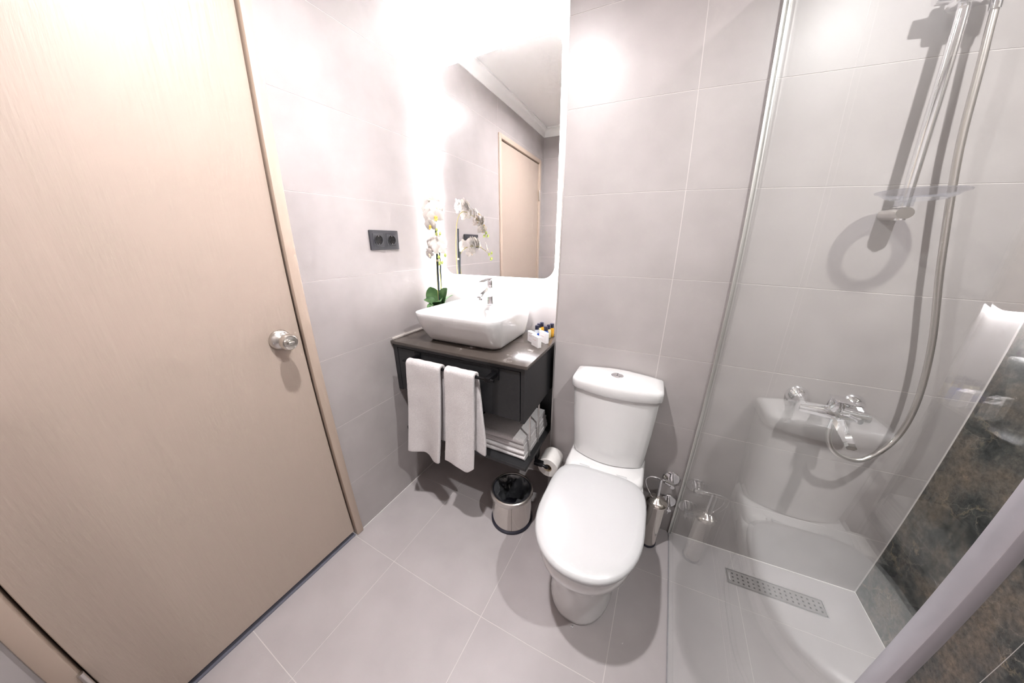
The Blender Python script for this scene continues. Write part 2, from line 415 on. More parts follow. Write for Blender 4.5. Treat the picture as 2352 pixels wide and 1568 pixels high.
part('rosette_screw', k, 'chrome', lambda b: lathe(b, kn+V(.0125,-.0255,-.003), [(.0035,0),(.0033,.0028),(.0015,.004)], (1,0,0), 16))
for zz in (.3, 1.75):
    part('hinge', d, 'satin_steel', lambda b: cyl(b, (.014, DY0-.002, zz-.045), (.014, DY0-.002, zz+.045), .006, n=12))

# ------------------------------------------------------------------ downlights (lamps)
for loc, power, label in DOWNLIGHTS:
    t = thing('downlight', loc, label, 'light', 'recessed ceiling downlights'); c = Vector(loc)
    part('bezel', t, 'alu_trim', lambda b: lathe(b, c+V(0,0,-.006), [(.032,0.0),(.044,.001),(.045,.006),(.032,.006)], (0,0,1), 48, False, False))
    part('lens', t, 'lamp_lens', lambda b: lathe(b, c+V(0,0,-.002), [(.031,0),(.031,.001)], (0,0,1), 40))
    ld = bpy.data.lights.new('downlight_lamp', 'AREA'); ld.shape = 'DISK'; ld.size = .055; ld.energy = power; ld.color = LAMP_COL; ld.spread = math.radians(164)
    lo = bpy.data.objects.new('downlight_lamp', ld); COL.objects.link(lo); lo.parent = t; lo.location = (0, 0, -.009)

# ------------------------------------------------------------------ backlit mirror
MX0, MX1, MZ0, MZ1, MY = .060, .682, 1.157, 2.097, .072
t = thing('mirror', ((MX0+MX1)/2, MY, MZ0), 'tall rounded backlit mirror glowing above the wash basin', 'mirror')
def mir_ring(inset, y, r): return [V(p.x, y, p.y) for p in rrect((MX0+MX1)/2, (MZ0+MZ1)/2, (MX1-MX0)/2-inset, (MZ1-MZ0)/2-inset, r, 0, 10)]
part('mirror_pane', t, 'mirror_glass', lambda b: loft(b, [mir_ring(0, MY+.005, .058), mir_ring(0, MY+.0008, .058), mir_ring(.0008, MY, .0572)]))
part('light_frame', t, 'led_diffuser', lambda b: loft(b, [mir_ring(.012, MY+.0052, .048), mir_ring(.012, YN-.008, .048)], True, True))
part('back_plate', t, 'alu_trim', lambda b: loft(b, [mir_ring(.035, YN-.008, .03), mir_ring(.035, YN, .03)]))

# ------------------------------------------------------------------ double socket
t = thing('wall_socket', (0, -.268, 1.289), 'black double power socket on the left wall beside the mirror', 'socket')
part('plate', t, 'socket_grey', lambda b: box(b, (0, -.345, 1.289), (.009, -.191, 1.371), .003, 2))
for cy in (-.3035, -.2325):
    c = V(.009, cy, 1.330)
    ins = part('socket_insert', t, 'socket_grey', lambda b: box(b, (.008, cy-.0275, 1.3025), (.0105, cy+.0275, 1.3575), .0015, 2))
    part('socket_collar', ins, 'socket_grey', lambda b: lathe(b, c+V(.0012,0,0), [(.0225,0),(.0228,.0035),(.0212,.0042),(.0198,.003),(.0195,0)], (1,0,0), 40, False, False))
    part('socket_well', ins, 'socket_well', lambda b: lathe(b, c+V(.0014,0,0), [(.0196,.0006),(.0001,.0004)], (1,0,0), 40, False, True))
    for dz in (-.0165, .0165): part('earth_clip', ins, 'chrome', lambda b: box(b, c+V(.0018,-.0022,dz-.0022), c+V(.0050,.0022,dz+.0022), .001, 2))
    for dy in (-.0095, .0095): part('pin_hole', ins, 'black_plastic', lambda b: lathe(b, c+V(.002,dy,0), [(.0026,0),(.0026,.0003)], (1,0,0), 16))

# ------------------------------------------------------------------ vanity
CZ, CYF, CXR = .874, -.309, .7175
vx0, vx1, vyf, vzb = .018, .703, -.298, .612
t = thing('vanity_cabinet', (.36, -.09, .355), 'matt black wall-hung vanity cabinet with drawer and open shelf', 'cabinet')
boxpart('side_panel', t, 'cabinet', (vx1-.017, vyf, vzb), (vx1, .100, CZ-.0145), .0006, 1)
boxpart('side_panel', t, 'cabinet', (.002, vyf, vzb), (vx0+.010, .100, CZ-.0145), .0006, 1)
boxpart('bottom_panel', t, 'cabinet', (vx0+.010, vyf+.02, vzb+.006), (vx1-.017, .100, vzb+.022))
boxpart('top_rail', t, 'cabinet', (vx0+.010, vyf, CZ-.032), (vx1-.017, vyf+.018, CZ-.0145))
boxpart('back_panel', t, 'cabinet', (vx0-.01, .085, .357), (vx1, .104, vzb+.02))
boxpart('drawer_front', t, 'cabinet', (vx0+.013, vyf+.001, vzb+.005), (vx1-.021, vyf+.019, CZ-.0355), .0008, 1)
boxpart('shelf', t, 'cabinet', (.002, -.283, .357), (vx1+.003, .104, .375), .0008, 1)
for ry in (-.199, -.092):
    part('shelf_rod', t, 'alu_trim', lambda b: box(b, (.685, ry-.004, .374), (.692, ry+.004, vzb+.001), .0012, 2))
bar_y, bar_z = -.360, .812
tb = part('towel_rail', t, 'black_metal', lambda b: cyl(b, (.130, bar_y, bar_z), (.600, bar_y, bar_z), .0062, n=20))
for px_ in (.158, .572):
    part('rail_post', tb, 'black_metal', lambda b: box(b, (px_-.013, bar_y-.008, bar_z-.010), (px_+.013, vyf+.002, bar_z+.010), .004, 2))
    part('rail_plate', tb, 'black_metal', lambda b: box(b, (px_-.018, vyf-.006, bar_z-.026), (px_+.018, vyf+.002, bar_z+.024), .003, 2))
# countertop and wall upstand
bm = BM(); box(bm, (.0005, CYF, CZ-.0145), (CXR, YN-.001, CZ), .0012, 2)
tag(obj('countertop', bm, 'stone_top'), 'dark brown-grey stone countertop with pale flecks under the wash basin', 'countertop')
bm = BM(); box(bm, (.0005, CYF+.01, CZ), (.008, YN-.001, CZ+.011), .002, 2)
tag(obj('sealing_strip', bm, 'grout_dark'), 'narrow grey sealing strip along countertop and left wall', 'strip')

# ------------------------------------------------------------------ wash basin
t = thing('wash_basin', (.355, -.07, CZ), 'white rectangular countertop wash basin with rounded corners', 'basin')
def basin(b):
    z0 = CZ; H = 1.0225
    z0 += .0012; R = []
    for k in range(13):
        t_ = 1-k/12; d = t_**1.5; R.append(rrect(.355-.009*d, -.0995+.0355*d, .2205-.0255*d-(.006 if k == 0 else 0), .1975-.0445*d-(.006 if k == 0 else 0), .064-.024*d, z0+(H-.004-z0)*(k/12)**(1.0)+(.0 if k else 0), 8))
    R += [rrect(.355, -.0995, .2195, .1965, .063, H-.0006, 8), rrect(.355, -.0995, .217, .194, .061, H, 8),
         rrect(.355, -.1300, .207, .154, .055, H-.0005, 8), rrect(.355, -.1300, .203, .150, .052, H-.004, 8), rrect(.355, -.1300, .199, .147, .05, H-.018, 8),
         rrect(.355, -.125, .184, .128, .05, H-.075, 8), rrect(.355, -.12, .155, .10, .05, H-.103, 8), rrect(.355, -.115, .05, .045, .03, H-.112, 8)]
    loft(b, R)
part('bowl', t, 'ceramic', basin, smooth=60)
part('drain_plug', t, 'chrome', lambda b: lathe(b, (.355, -.115, 1.0225-.1125), [(.032,0),(.031,.003),(.015,.005)], (0,0,1), 32))
part('overflow_ring', t, 'chrome', lambda b: lathe(b, (.355, .0135, .985), [(.012,0),(.012,.004),(.008,.005)], (0,-1,-.2), 24))

# ------------------------------------------------------------------ faucet
fx, fy, fz = .362, .035, 1.0222
t = thing('faucet', (fx, fy, fz), 'chrome single-lever basin faucet', 'faucet')
def fbody(b):
    lathe(b, (fx, fy, fz), [(.0215,0),(.022,.003),(.0205,.006),(.0185,.03),(.0175,.055),(.0178,.078),(.0185,.09),(.016,.0965)], (0,0,1), 36)
part('body', t, 'chrome', fbody)
def fsp(b):
    def sec(y, zt, h, w): return [V(fx+sx*w, fy+y, zt+dz) for sx, dz in ((-1,-h*.35),(-.75,0),(.75,0),(1,-h*.35),(.8,-h),(-.8,-h))]
    loft(b, [sec(.012,.1152+fz-.02,.052,.0172), sec(-.015,.086+fz,.045,.0172), sec(-.045,.080+fz-.006,.03,.016), sec(-.08,.071+fz-.006,.02,.0148), sec(-.105,.0635+fz-.006,.0125,.0125), sec(-.110,.0615+fz-.006,.009,.011)])
part('spout', t, 'chrome', fsp)
part('aerator', t, 'chrome', lambda b: cyl(b, (fx, fy-.093, fz+.050), (fx, fy-.095, fz+.036), .0095, n=20))
def flev(b):
    lathe(b, (fx, fy, fz+.0955), [(.0165,0),(.0175,.006),(.0172,.022),(.015,.0275)], (0,.06,1), 30)
part('lever_hub', t, 'chrome', flev)
def flev2(b):
    def sec(y, z, w, h): return [V(fx+sx*w, fy+y, fz+z+dz) for sx, dz in ((-1,0),(-.8,h),(.8,h),(1,0),(.8,-h),(-.8,-h))]
    loft(b, [sec(.021,.1285,.010,.002), sec(.010,.1275,.0165,.004), sec(-.02,.1265,.0165,.0035), sec(-.06,.1235,.0145,.0028), sec(-.092,.1195,.0115,.0022), sec(-.096,.119,.008,.001)])
part('lever', t, 'chrome', flev2)

# ------------------------------------------------------------------ orchid
ox, oy = .078, -.030
t = thing('orchid', (ox, oy, CZ), 'white artificial orchid with two flower sprays in a white pot', 'plant')
part('pot', t, 'pot_white', lambda b: lathe(b, (ox, oy, CZ), [(.034,0),(.036,.004),(.042,.06),(.046,.112),(.0475,.126),(.044,.126),(.042,.112),(.0405,.105)], (0,0,1), 40, True, False))
part('soil', t, 'soil', lambda b: lathe(b, (ox, oy, CZ+.104), [(.0425,0),(.03,.006),(.005,.009)], (0,0,1), 24, False, True))
part('twine', t, 'twine', lambda b: tube(b, [(ox-.043,oy-.022,CZ+.128),(ox-.049,oy-.02,CZ+.10),(ox-.044,oy-.022,CZ+.07),(ox-.047,oy-.026,CZ+.05)], .0022, 6))
def leaf(b, base, tip, wid, droop, nrm, fold=.25):
    base = Vector(base); tip = Vector(tip); ax = tip-base; L_ = ax.length; ax.normalize(); side = ax.cross(Vector(nrm)).normalized(); up = side.cross(ax)
    n, mth = 10, 6; top, bot = [], []
    rows = []
    for i in range(n+1):
        s = i/n; w = wid*(math.sin(PI*min(1, s**1.15*.92+.07))**.6)
        c = base + ax*(L_*s) + up*(droop*math.sin(PI*s*.9))
        rows.append([c + side*(w*(j/mth*2-1)) + up*(fold*w*abs(j/mth*2-1)**1.4) for j in range(mth+1)])
    vt = [[b.verts.new(p) for p in r] for r in rows]; vb = [[b.verts.new(p-up*.0016) for p in r] for r in rows]
    for i in range(n):
        for j in range(mth):
            b.faces.new((vt[i][j], vt[i][j+1], vt[i+1][j+1], vt[i+1][j])); b.faces.new((vb[i][j+1], vb[i][j], vb[i+1][j], vb[i+1][j+1]))
    for i in range(n):
        b.faces.new((vt[i][0], vt[i+1][0], vb[i+1][0], vb[i][0])); b.faces.new((vt[i+1][mth], vt[i][mth], vb[i][mth], vb[i+1][mth]))
    for j in range(mth):
        b.faces.new((vt[0][j+1], vt[0][j], vb[0][j], vb[0][j+1])); b.faces.new((vt[n][j], vt[n][j+1], vb[n][j+1], vb[n][j]))
pz = CZ+.118
LEAVES = [((ox-.010,oy-.002,pz),(ox-.044,oy-.012,pz+.104),.038,-.008,(.6,-.8,.2)), ((ox+.014,oy+.006,pz),(ox+.068,oy-.006,pz+.104),.042,.008,(-.35,-.9,.25)),
          ((ox-.012,oy-.010,pz),(ox-.066,oy-.042,pz+.036),.027,.020,(.2,-.3,.9)), ((ox+.014,oy-.010,pz),(ox+.066,oy-.060,pz+.040),.031,.022,(-.2,-.3,.9)),
          ((ox,oy-.014,pz-.004),(ox-.012,oy-.080,pz+.004),.022,.018,(0,-.4,.9)), ((ox+.010,oy+.015,pz),(ox+.03,oy+.085,pz+.05),.022,.014,(0,.5,.8))]
for a in LEAVES: part('leaf', t, 'leaf', leaf, *a)
ST = V(ox, oy, pz)
part('stem', t, 'stem_dark', lambda b: tube(b, [(ox+.002,oy,pz-.01),(ox+.001,oy+.008,pz+.12),(ox+.004,oy+.012,pz+.26),(ox+.010,oy+.010,pz+.40)], .0045, 10))
part('stem', t, 'stem_dark', lambda b: tube(b, [(ox+.006,oy+.004,pz-.01),(ox+.012,oy+.018,pz+.15),(ox+.018,oy+.016,pz+.28)], .0038, 10))
part('flower_stalk', t, 'stem_yellow', lambda b: tube(b, [(ox-.006,oy+.004,pz-.005),(ox-.010,oy+.014,pz+.15),(ox-.004,oy+.018,pz+.32),(ox+.010,oy+.012,pz+.44),(.110,-.040,1.478),(.140,-.085,1.462),(.170,-.122,1.425),(.188,-.136,1.39),(.196,-.136,1.345)], lambda s: .0022-.0009*s, 8))
part('flower_stalk', t, 'stem_yellow', lambda b: tube(b, [(ox+.010,oy+.002,pz-.005),(ox+.014,oy+.010,pz+.12),(ox+.012,oy+.010,pz+.25),(.108,-.040,1.285),(.135,-.072,1.300),(.168,-.115,1.293),(.200,-.145,1.262),(.216,-.155,1.232)], lambda s: .0022-.0009*s, 8))
part('stem_clip', t, 'lip_pale', lambda b: cyl(b, (ox+.003,oy+.012,pz+.235), (ox+.003,oy+.012,pz+.245), .0075, n=14))
def petal(b, c, d, nrm, L_, W, cup):
    d = d.normalized(); nrm = nrm.normalized(); s = d.cross(nrm).normalized(); n, mth = 6, 4; rows = []
    for i in range(n+1):
        u = i/n; w = W*math.sin(PI*min(1, .06+.92*u**.85))**.7
        rows.append([c + d*(L_*u) + s*(w*(j/mth*2-1)) + nrm*(cup*math.sin(PI*u)*.6 - cup*.5*abs(j/mth*2-1)**2 + .0015) for j in range(mth+1)])
    vt = [[b.verts.new(p) for p in r] for r in rows]; vb = [[b.verts.new(p-nrm*.0009) for p in r] for r in rows]
    for i in range(n):
        for j in range(mth):
            b.faces.new((vt[i][j], vt[i][j+1], vt[i+1][j+1], vt[i+1][j])); b.faces.new((vb[i][j+1], vb[i][j], vb[i+1][j], vb[i+1][j+1]))
        b.faces.new((vt[i][0], vt[i+1][0], vb[i+1][0], vb[i][0])); b.faces.new((vt[i+1][mth], vt[i][mth], vb[i][mth], vb[i+1][mth]))
    for j in range(mth): b.faces.new((vt[n][j], vt[n][j+1], vb[n][j+1], vb[n][j])); b.faces.new((vt[0][j+1], vt[0][j], vb[0][j], vb[0][j+1]))
def flower(c, nrm, size, roll, lipmat='lip'):
    size *= 1.22; c = Vector(c); nrm = Vector(nrm).normalized(); up = V(0,0,1); s = up.cross(nrm).normalized(); up = nrm.cross(s)
    rot = Matrix.Rotation(roll, 3, nrm); up = rot @ up; s = rot @ s
    def f(b):
        for a, L_, W, off in ((90,.95,.36,0),(215,.95,.36,0),(325,.95,.36,0),(12,1.0,.62,.002),(168,1.0,.62,.002)):
            r = math.radians(a); petal(b, c+nrm*off, s*math.cos(r)+up*math.sin(r), nrm, L_*size, W*size, size*.16)
    fl = part('flower', t, 'petal', f)
    def g(b):
        lathe(b, c+nrm*.002-up*size*.10, [(size*.16,0),(size*.20,size*.10),(size*.14,size*.22),(size*.05,size*.27)], nrm+up*-.3, 10)
        petal(b, c+nrm*.003-up*size*.1, -up+nrm*.7, nrm, size*.5, size*.20, size*.12)
    part('lip', fl, lipmat, g)
FLW = [((.088,-.030,1.505),(.45,-.85,.12),.037,.2,'lip_pale'), ((.126,-.055,1.492),(.55,-.75,.2),.037,-.2,'lip_pale'), ((.106,-.075,1.470),(.1,-.95,-.05),.036,.1,'lip_pale'), ((.150,-.092,1.462),(.7,-.6,.15),.036,.15,'lip_pale'),
       ((.148,-.118,1.432),(.25,-.95,-.15),.032,-.1,'lip'), ((.180,-.122,1.430),(.6,-.75,-.1),.032,.2,'lip'), ((.166,-.142,1.392),(.0,-.98,-.3),.028,0,'lip'),
       ((.100,-.050,1.300),(.0,-.95,.1),.035,.1,'lip_pale'), ((.128,-.080,1.312),(.3,-.93,.1),.036,-.15,'lip_pale'), ((.168,-.098,1.308),(.75,-.62,.1),.034,.2,'lip_pale'), ((.196,-.132,1.290),(.8,-.55,.05),.028,0,'lip_pale'), ((.110,-.100,1.268),(-.2,-.9,-.35),.026,.5,'lip_pale'),
       ((.148,-.088,1.318),(.5,-.8,.2),.034,.3,'lip_pale'), ((.112,-.062,1.515),(.3,-.85,.4),.034,-.3,'lip_pale'), ((.168,-.100,1.470),(.8,-.3,.4),.031,.5,'lip_pale')]
for a in FLW: flower(*a)
for c in ((.187,-.131,1.355),(.210,-.135,1.356),(.196,-.139,1.372),(.213,-.157,1.228),(.230,-.136,1.263),(.205,-.150,1.255),(.222,-.150,1.232)):
    part('bud', t, 'bud', lambda b: lathe(b, c, [(.002,-.009),(.0055,-.005),(.0065,0),(.0045,.006),(.001,.009)], (.2,-.1,1), 12))

# ------------------------------------------------------------------ toiletries
BOT = [(.6225,.030,'clear_bottle','blue_liquid','small clear bottle with blue label at the left front of the set'),
       (.6185,.0665,'pale_yellow',None,'small pale yellow bottle behind the blue labelled bottle'),
       (.6235,.091,'amber',None,'small amber bottle at the back left near the wall'),
       (.6690,.028,'blue_liquid',None,'small blue bottle behind the right white soap box'),
       (.6710,.062,'pale_yellow',None,'small pale yellow bottle beside the wall corner, front of the amber one'),
       (.6770,.090,'amber',None,'small bright amber bottle at the back right beside the wall corner')]
for i, (x, y, m1, m2, lab) in enumerate(BOT):
    t = thing('toiletry_bottle', (x, y, CZ), lab, 'bottle', 'toiletry bottles on the countertop')
    part('bottle_body', t, m1, lambda b: lathe(b, (x, y, CZ), [(.0095,0),(.0118,.002),(.0122,.006),(.0122,.036),(.0112,.0415),(.0075,.046),(.0065,.0485)], (0,0,1), 24))
    if m2: part('bottle_label', t, m2, lambda b: loft(b, [ring(V(x,y,CZ+.010), .01235, 24), ring(V(x,y,CZ+.030), .01235, 24)], False, False))
    part('cap', t, 'navy_cap', lambda b: lathe(b, (x, y, CZ+.0475), [(.0092,0),(.0096,.001),(.0096,.0185),(.0086,.020)], (0,0,1), 24))
BXS = [((.5945,-.0194),'white soap box left of the others, next to the basin'), ((.6335,-.0660),'white soap box standing in front of the other two'), ((.6440,.0030),'white soap box in front of the blue bottle, nearest the wall corner')]
for (x, y), lab in BXS:
    c = V(x, y, CZ); a = -.64; ux = V(math.cos(a), math.sin(a), 0); uy = V(-math.sin(a), math.cos(a), 0)
    t = thing('soap_box', c, lab, 'box', 'white soap boxes on the countertop')
    Mx = Matrix(((ux.x,uy.x,0,c.x),(ux.y,uy.y,0,c.y),(0,0,1,c.z),(0,0,0,1)))
    def f(b):
        box(b, (0,0,0), (.057,.0175,.050), .0006, 1); bmesh.ops.transform(b, matrix=Mx, verts=b.verts)
    part('carton', t, 'box_white', f)
    def f(b):
        for k in range(7): box(b, (.014+k*.0042, -.0002, .0290+(k%3)*.0004), (.0165+k*.0042, .0002, .0325+(k%2)*.0012))
        box(b, (.018,-.0002,.0115), (.038,.0002,.0125)); bmesh.ops.transform(b, matrix=Mx, verts=b.verts)
    part('printed_mark', t, 'print_pink', f, smooth=0)

# ------------------------------------------------------------------ hanging towels
def hang_towel(name, x0, x1, drift, zf, zb, bshift, seed, hem, label, thick=.014):
    cx = (x0+x1)/2
    t = thing(name, (cx, bar_y, min(zf, zb)), label, 'towel', 'towels on the vanity rail')
    def f(b):
        R = .0062+thick*.62; nU = 22; path = []
        n1, n2, n3 = 34, 10, 30
        for i in range(n1): s = i/n1; path.append(('f', zf+(bar_z-zf)*s))
        for i in range(n2+1): path.append(('a', PI - PI*i/n2))
        for i in range(1, n3+1): s = i/n3; path.append(('b', bar_z-(bar_z-zb)*s))
        W = x1-x0; outer, inner = [], []
        rows = []
        for kind, q in path:
            row = []
            for j in range(nU+1):
                u = j/nU; x = x0+W*u; z = q; y = 0; h = 0
                if kind == 'a':
                    y = bar_y + R*math.cos(q); z = bar_z + R*math.sin(q) + .0025*noise.noise(V(x*30, seed, 2)); 
                else:
                    h = (bar_z-q)/(bar_z-zf); sgn = -1 if kind == 'f' else 1
                    y = bar_y + sgn*R
                    if kind == 'f':
                        y += -.026*h*h - .006*math.sin(u*7+seed)*h - .012*h*h*math.sin(u*4.2+seed*2)
                        x += drift*h
                        z = bar_z - (bar_z-q)*(1 + hem(u))
                    else:
                        y = min(y - .010*h*h, vyf-.012); x += drift*h*.5 + bshift*min(1, h*1.4)
                        z = bar_z - (bar_z-q)*(1+.03*math.sin(u*4+seed))
                dis = noise.noise(V(x*16, z*16, seed*3))*.0022 + noise.noise(V(x*90, z*90, seed*5))*.0010
                y += dis*(-1 if kind != 'b' else 1)
                row.append(V(x, y, z))
            rows.append(row)
        vs_ = [[b.verts.new(p) for p in r] for r in rows]
        for i in range(len(vs_)-1):
            for j in range(nU): b.faces.new((vs_[i][j], vs_[i][j+1], vs_[i+1][j+1], vs_[i+1][j]))
    o = part('cloth', t, 'towel', f, smooth=80)
    add_mod(o, 'SOLIDIFY', thickness=thick, offset=0.0); add_mod(o, 'BEVEL', width=.0045, segments=3, limit_method='ANGLE', angle_limit=1.0)
    return t
hang_towel('hand_towel', .163, .352, -.022, .362, .43, .012, 1.3, lambda u: .035*math.exp(-((u-.78)/.2)**2)+.004*math.sin(u*9), 'white terry hand towel, the one nearer the left wall on the black rail')
hang_towel('hand_towel', .374, .520, -.014, .384, .445, .034, 3.1, lambda u: .055*math.exp(-((u-.82)/.16)**2)-.008*u, 'white terry hand towel, the one nearer the toilet on the black rail')

# ------------------------------------------------------------------ folded towels on the shelf
def folded(z0, h, x0, x1, y0, y1, seed, label):
    def f(b):
        n = 26; secs = []
        th = h*.46
        prof = []
        # C-shaped fold seen from the side: lower layer, rounded front fold, upper layer
        prof += [(y1, 0), (y0+h*.5, 0)]
        for k in range(1, 8): a = -PI/2 - PI*k/8; prof.append((y0+h*.5+h*.5*math.cos(a), h*.5+h*.5*math.sin(a)))
        prof += [(y0+h*.5, h), (y1-.006, h), (y1-.003, h-th), (y0+h*.62, h-th-.0005), (y0+h*.62, th), (y1, th)]
        for i in range(n+1):
            u = i/n; x = x0+(x1-x0)*u
            secs.append([V(x + noise.noise(V(y*9, z*40, seed*7))*(.004 if i in (0, n) else 0), y + noise.noise(V(x*14, seed, z*30))*.0035, z0 + z + (noise.noise(V(x*11, y*11, seed*2))*.0028 + noise.noise(V(x*70, y*70, seed*2))*.0009 if z > h*.5 else 0)) for y, z in prof])
        loft(b, secs)
    bm = BM(); f(bm); o = obj('folded_towel', bm, 'flat_towel', smooth=50)
    return tag(o, label, 'towel', 'folded towels on the vanity shelf')
ST_ = [(.0235,.392,.684,-.245,.060,'lowest'), (.0235,.396,.680,-.243,.058,'second from the bottom'), (.024,.394,.678,-.238,.055,'second from the top'), (.030,.400,.672,-.236,.050,'topmost')]
z = .3752
for i, (h, a, b_, c, d_, w) in enumerate(ST_):
    folded(z, h, a, b_, c, d_, i+1.5, 'white folded towel on the vanity shelf, %s of its stack' % w); z += h+.0004

# ------------------------------------------------------------------ toilet roll and its black holder
t = thing('roll_holder', (.700, -.10, .30), 'black roll holder under the vanity shelf beside the toilet', 'holder')
part('mount_plate', t, 'black_metal', lambda b: box(b, (.690, -.135, .287), (.699, -.085, .357), .002, 2))
part('holder_arm', t, 'black_metal', lambda b: tube(b, [(.697,-.145,.300),(.725,-.148,.299),(.748,-.150,.297),(.757,-.146,.288),(.757,-.125,.283),(.757,-.03,.283)], .0075, 14, 5))
part('arm_block', t, 'black_metal', lambda b: box(b, (.694,-.158,.290), (.738,-.130,.309), .003, 2))
rx, rz = .757, .272
bm = BM(); loft(bm, [ring(V(rx, y, rz), r, 48, V(0,1,0)) for r, y in ((.0205,-.128),(.050,-.129),(.0515,-.1275),(.052,-.122),(.052,-.037),(.0515,-.0315),(.050,-.030),(.0205,-.031))], False, False)
ro = obj('toilet_roll', bm, 'paper', None, 45, origin=(rx,-.08,rz-.052)); tag(ro, 'white toilet paper roll on the black holder left of the toilet', 'toilet roll')
part('cardboard_core', ro, 'cardboard', lambda b: loft(b, [ring(V(rx,-.1285,rz), .0207, 32, V(0,1,0)), ring(V(rx,-.0305,rz), .0207, 32, V(0,1,0)), ring(V(rx,-.0305,rz), .0193, 32, V(0,1,0)), ring(V(rx,-.1285,rz), .0193, 32, V(0,1,0)), ring(V(rx,-.1285,rz), .0207, 32, V(0,1,0))], False, False))

# ------------------------------------------------------------------ pedal bin
bx, by = .620, -.246
t = thing('waste_bin', (bx, by, 0), 'round polished steel waste bin with clear liner under the vanity', 'bin')
part('base_ring', t, 'rubber_dark', lambda b: lathe(b, (bx,by,0), [(.100,0),(.1035,.002),(.1035,.012),(.0985,.016)], (0,0,1), 56))
part('bin_body', t, 'bin_steel', lambda b: lathe(b, (bx,by,0), [(.0975,.014),(.0975,.168)], (0,0,1), 64, False, False))
part('body_seam', t, 'dark_gap', lambda b: box(b, (bx+.0415, by-.0886, .016), (bx+.0425, by-.0878, .166)))
part('rim', t, 'satin_steel', lambda b: lathe(b, (bx,by,0), [(.0975,.164),(.1015,.167),(.1035,.173),(.1035,.184),(.1015,.191),(.097,.1945),(.092,.1945),(.0895,.190)], (0,0,1), 64, False, False))
part('inner_ring', t, 'black_plastic', lambda b: lathe(b, (bx,by,0), [(.0905,.193),(.0885,.1935),(.0865,.188),(.0865,.02),(.001,.018)], (0,0,1), 48, False, True))
def liner(b):
    rs = []
    for k in range(12):
        h = .192 - .012*k; r0 = .0868 if k == 0 else .083 - .0012*k
        rs.append([V(bx+(r0+(0 if k == 0 else .022*noise.noise(V(math.cos(a)*2.6, math.sin(a)*2.6, k*.35))-.010))*math.cos(a), by+(r0+(0 if k == 0 else .022*noise.noise(V(math.cos(a)*2.6, math.sin(a)*2.6, k*.35))-.010))*math.sin(a), h+.004*noise.noise(V(math.cos(a)*5, math.sin(a)*5, k))) for a in [2*PI*i/64 for i in range(64)]])
    loft(b, rs, False, False)
part('liner', t, 'bin_liner', liner, smooth=60)

# ------------------------------------------------------------------ toilet
tx = 1.0185
t = thing('toilet', (tx, -.33, 0), 'white close-coupled toilet with lid closed', 'toilet')
def ucurve(hw, yb, yf, ymax, z, n=48, back=.55, cx=tx, pw=2.2):
    "closed plan outline: rounded front, squarer back; widest at ymax"
    out = []
    for i in range(n):
        a = 2*PI*i/n; c, s = math.cos(a), math.sin(a)
        if s >= 0:
            e = 2/ (2+2.6*back); y = ymax + (yb-ymax)*abs(s)**e; x = hw*math.copysign(abs(c)**e, c)
        else:
            e = 2/pw; y = ymax + (yf-ymax)*abs(s)**e; x = hw*math.copysign(abs(c)**e, c)
        out.append(V(cx+x, y, z))
    return out
def pan(b):
    loft(b, [ucurve(.120,-.06,-.556,-.36,.0, pw=2.3), ucurve(.124,-.055,-.562,-.36,.006, pw=2.3), ucurve(.124,-.055,-.562,-.36,.02, pw=2.3), ucurve(.120,-.055,-.555,-.36,.09), ucurve(.122,-.05,-.556,-.37,.16),
             ucurve(.132,-.045,-.570,-.38,.22), ucurve(.146,-.04,-.595,-.39,.268), ucurve(.160,-.035,-.626,-.40,.305), ucurve(.169,-.03,-.645,-.41,.335), ucurve(.171,-.03,-.650,-.41,.365), ucurve(.170,-.03,-.649,-.41,.388), ucurve(.166,-.033,-.645,-.41,.396), ucurve(.150,-.05,-.625,-.41,.3975)])
part('pan', t, 'ceramic', pan, smooth=70)
def deck(b):
    loft(b, [rrect(tx, -.122, .150, .104, .03, .30, 6), rrect(tx, -.124, .160, .108, .035, .36, 6), rrect(tx, -.126, .158, .108, .04, .412, 6), rrect(tx, -.124, .152, .102, .04, .422, 6), rrect(tx, -.115, .147, .09, .04, .4255, 6)])
part('tank_deck', t, 'ceramic', deck, smooth=70)
part('seat', t, 'seat_plastic', lambda b: loft(b, [ucurve(.168,-.232,-.650,-.43,.398,back=.9), ucurve(.1735,-.226,-.657,-.43,.4005,back=.9), ucurve(.1745,-.225,-.659,-.43,.408,back=.9), ucurve(.1715,-.228,-.655,-.43,.4145,back=.9)]), smooth=60)
part('lid', t, 'seat_plastic', lambda b: loft(b, [ucurve(.170,-.222,-.655,-.44,.4155,back=.9), ucurve(.1765,-.217,-.664,-.44,.4185,back=.9), ucurve(.1780,-.2155,-.667,-.44,.426,back=.9), ucurve(.1760,-.2175,-.6645,-.44,.434,back=.9), ucurve(.170,-.2235,-.656,-.44,.4395,back=.9), ucurve(.150,-.245,-.63,-.44,.4425,back=.9), ucurve(.06,-.33,-.52,-.44,.4455,back=.9)]), smooth=60)
for sx in (-1, 1): part('hinge', t, 'seat_plastic', lambda b: cyl(b, (tx+sx*.075-.02, -.213, .425), (tx+sx*.075+.02, -.213, .425), .009, n=16))
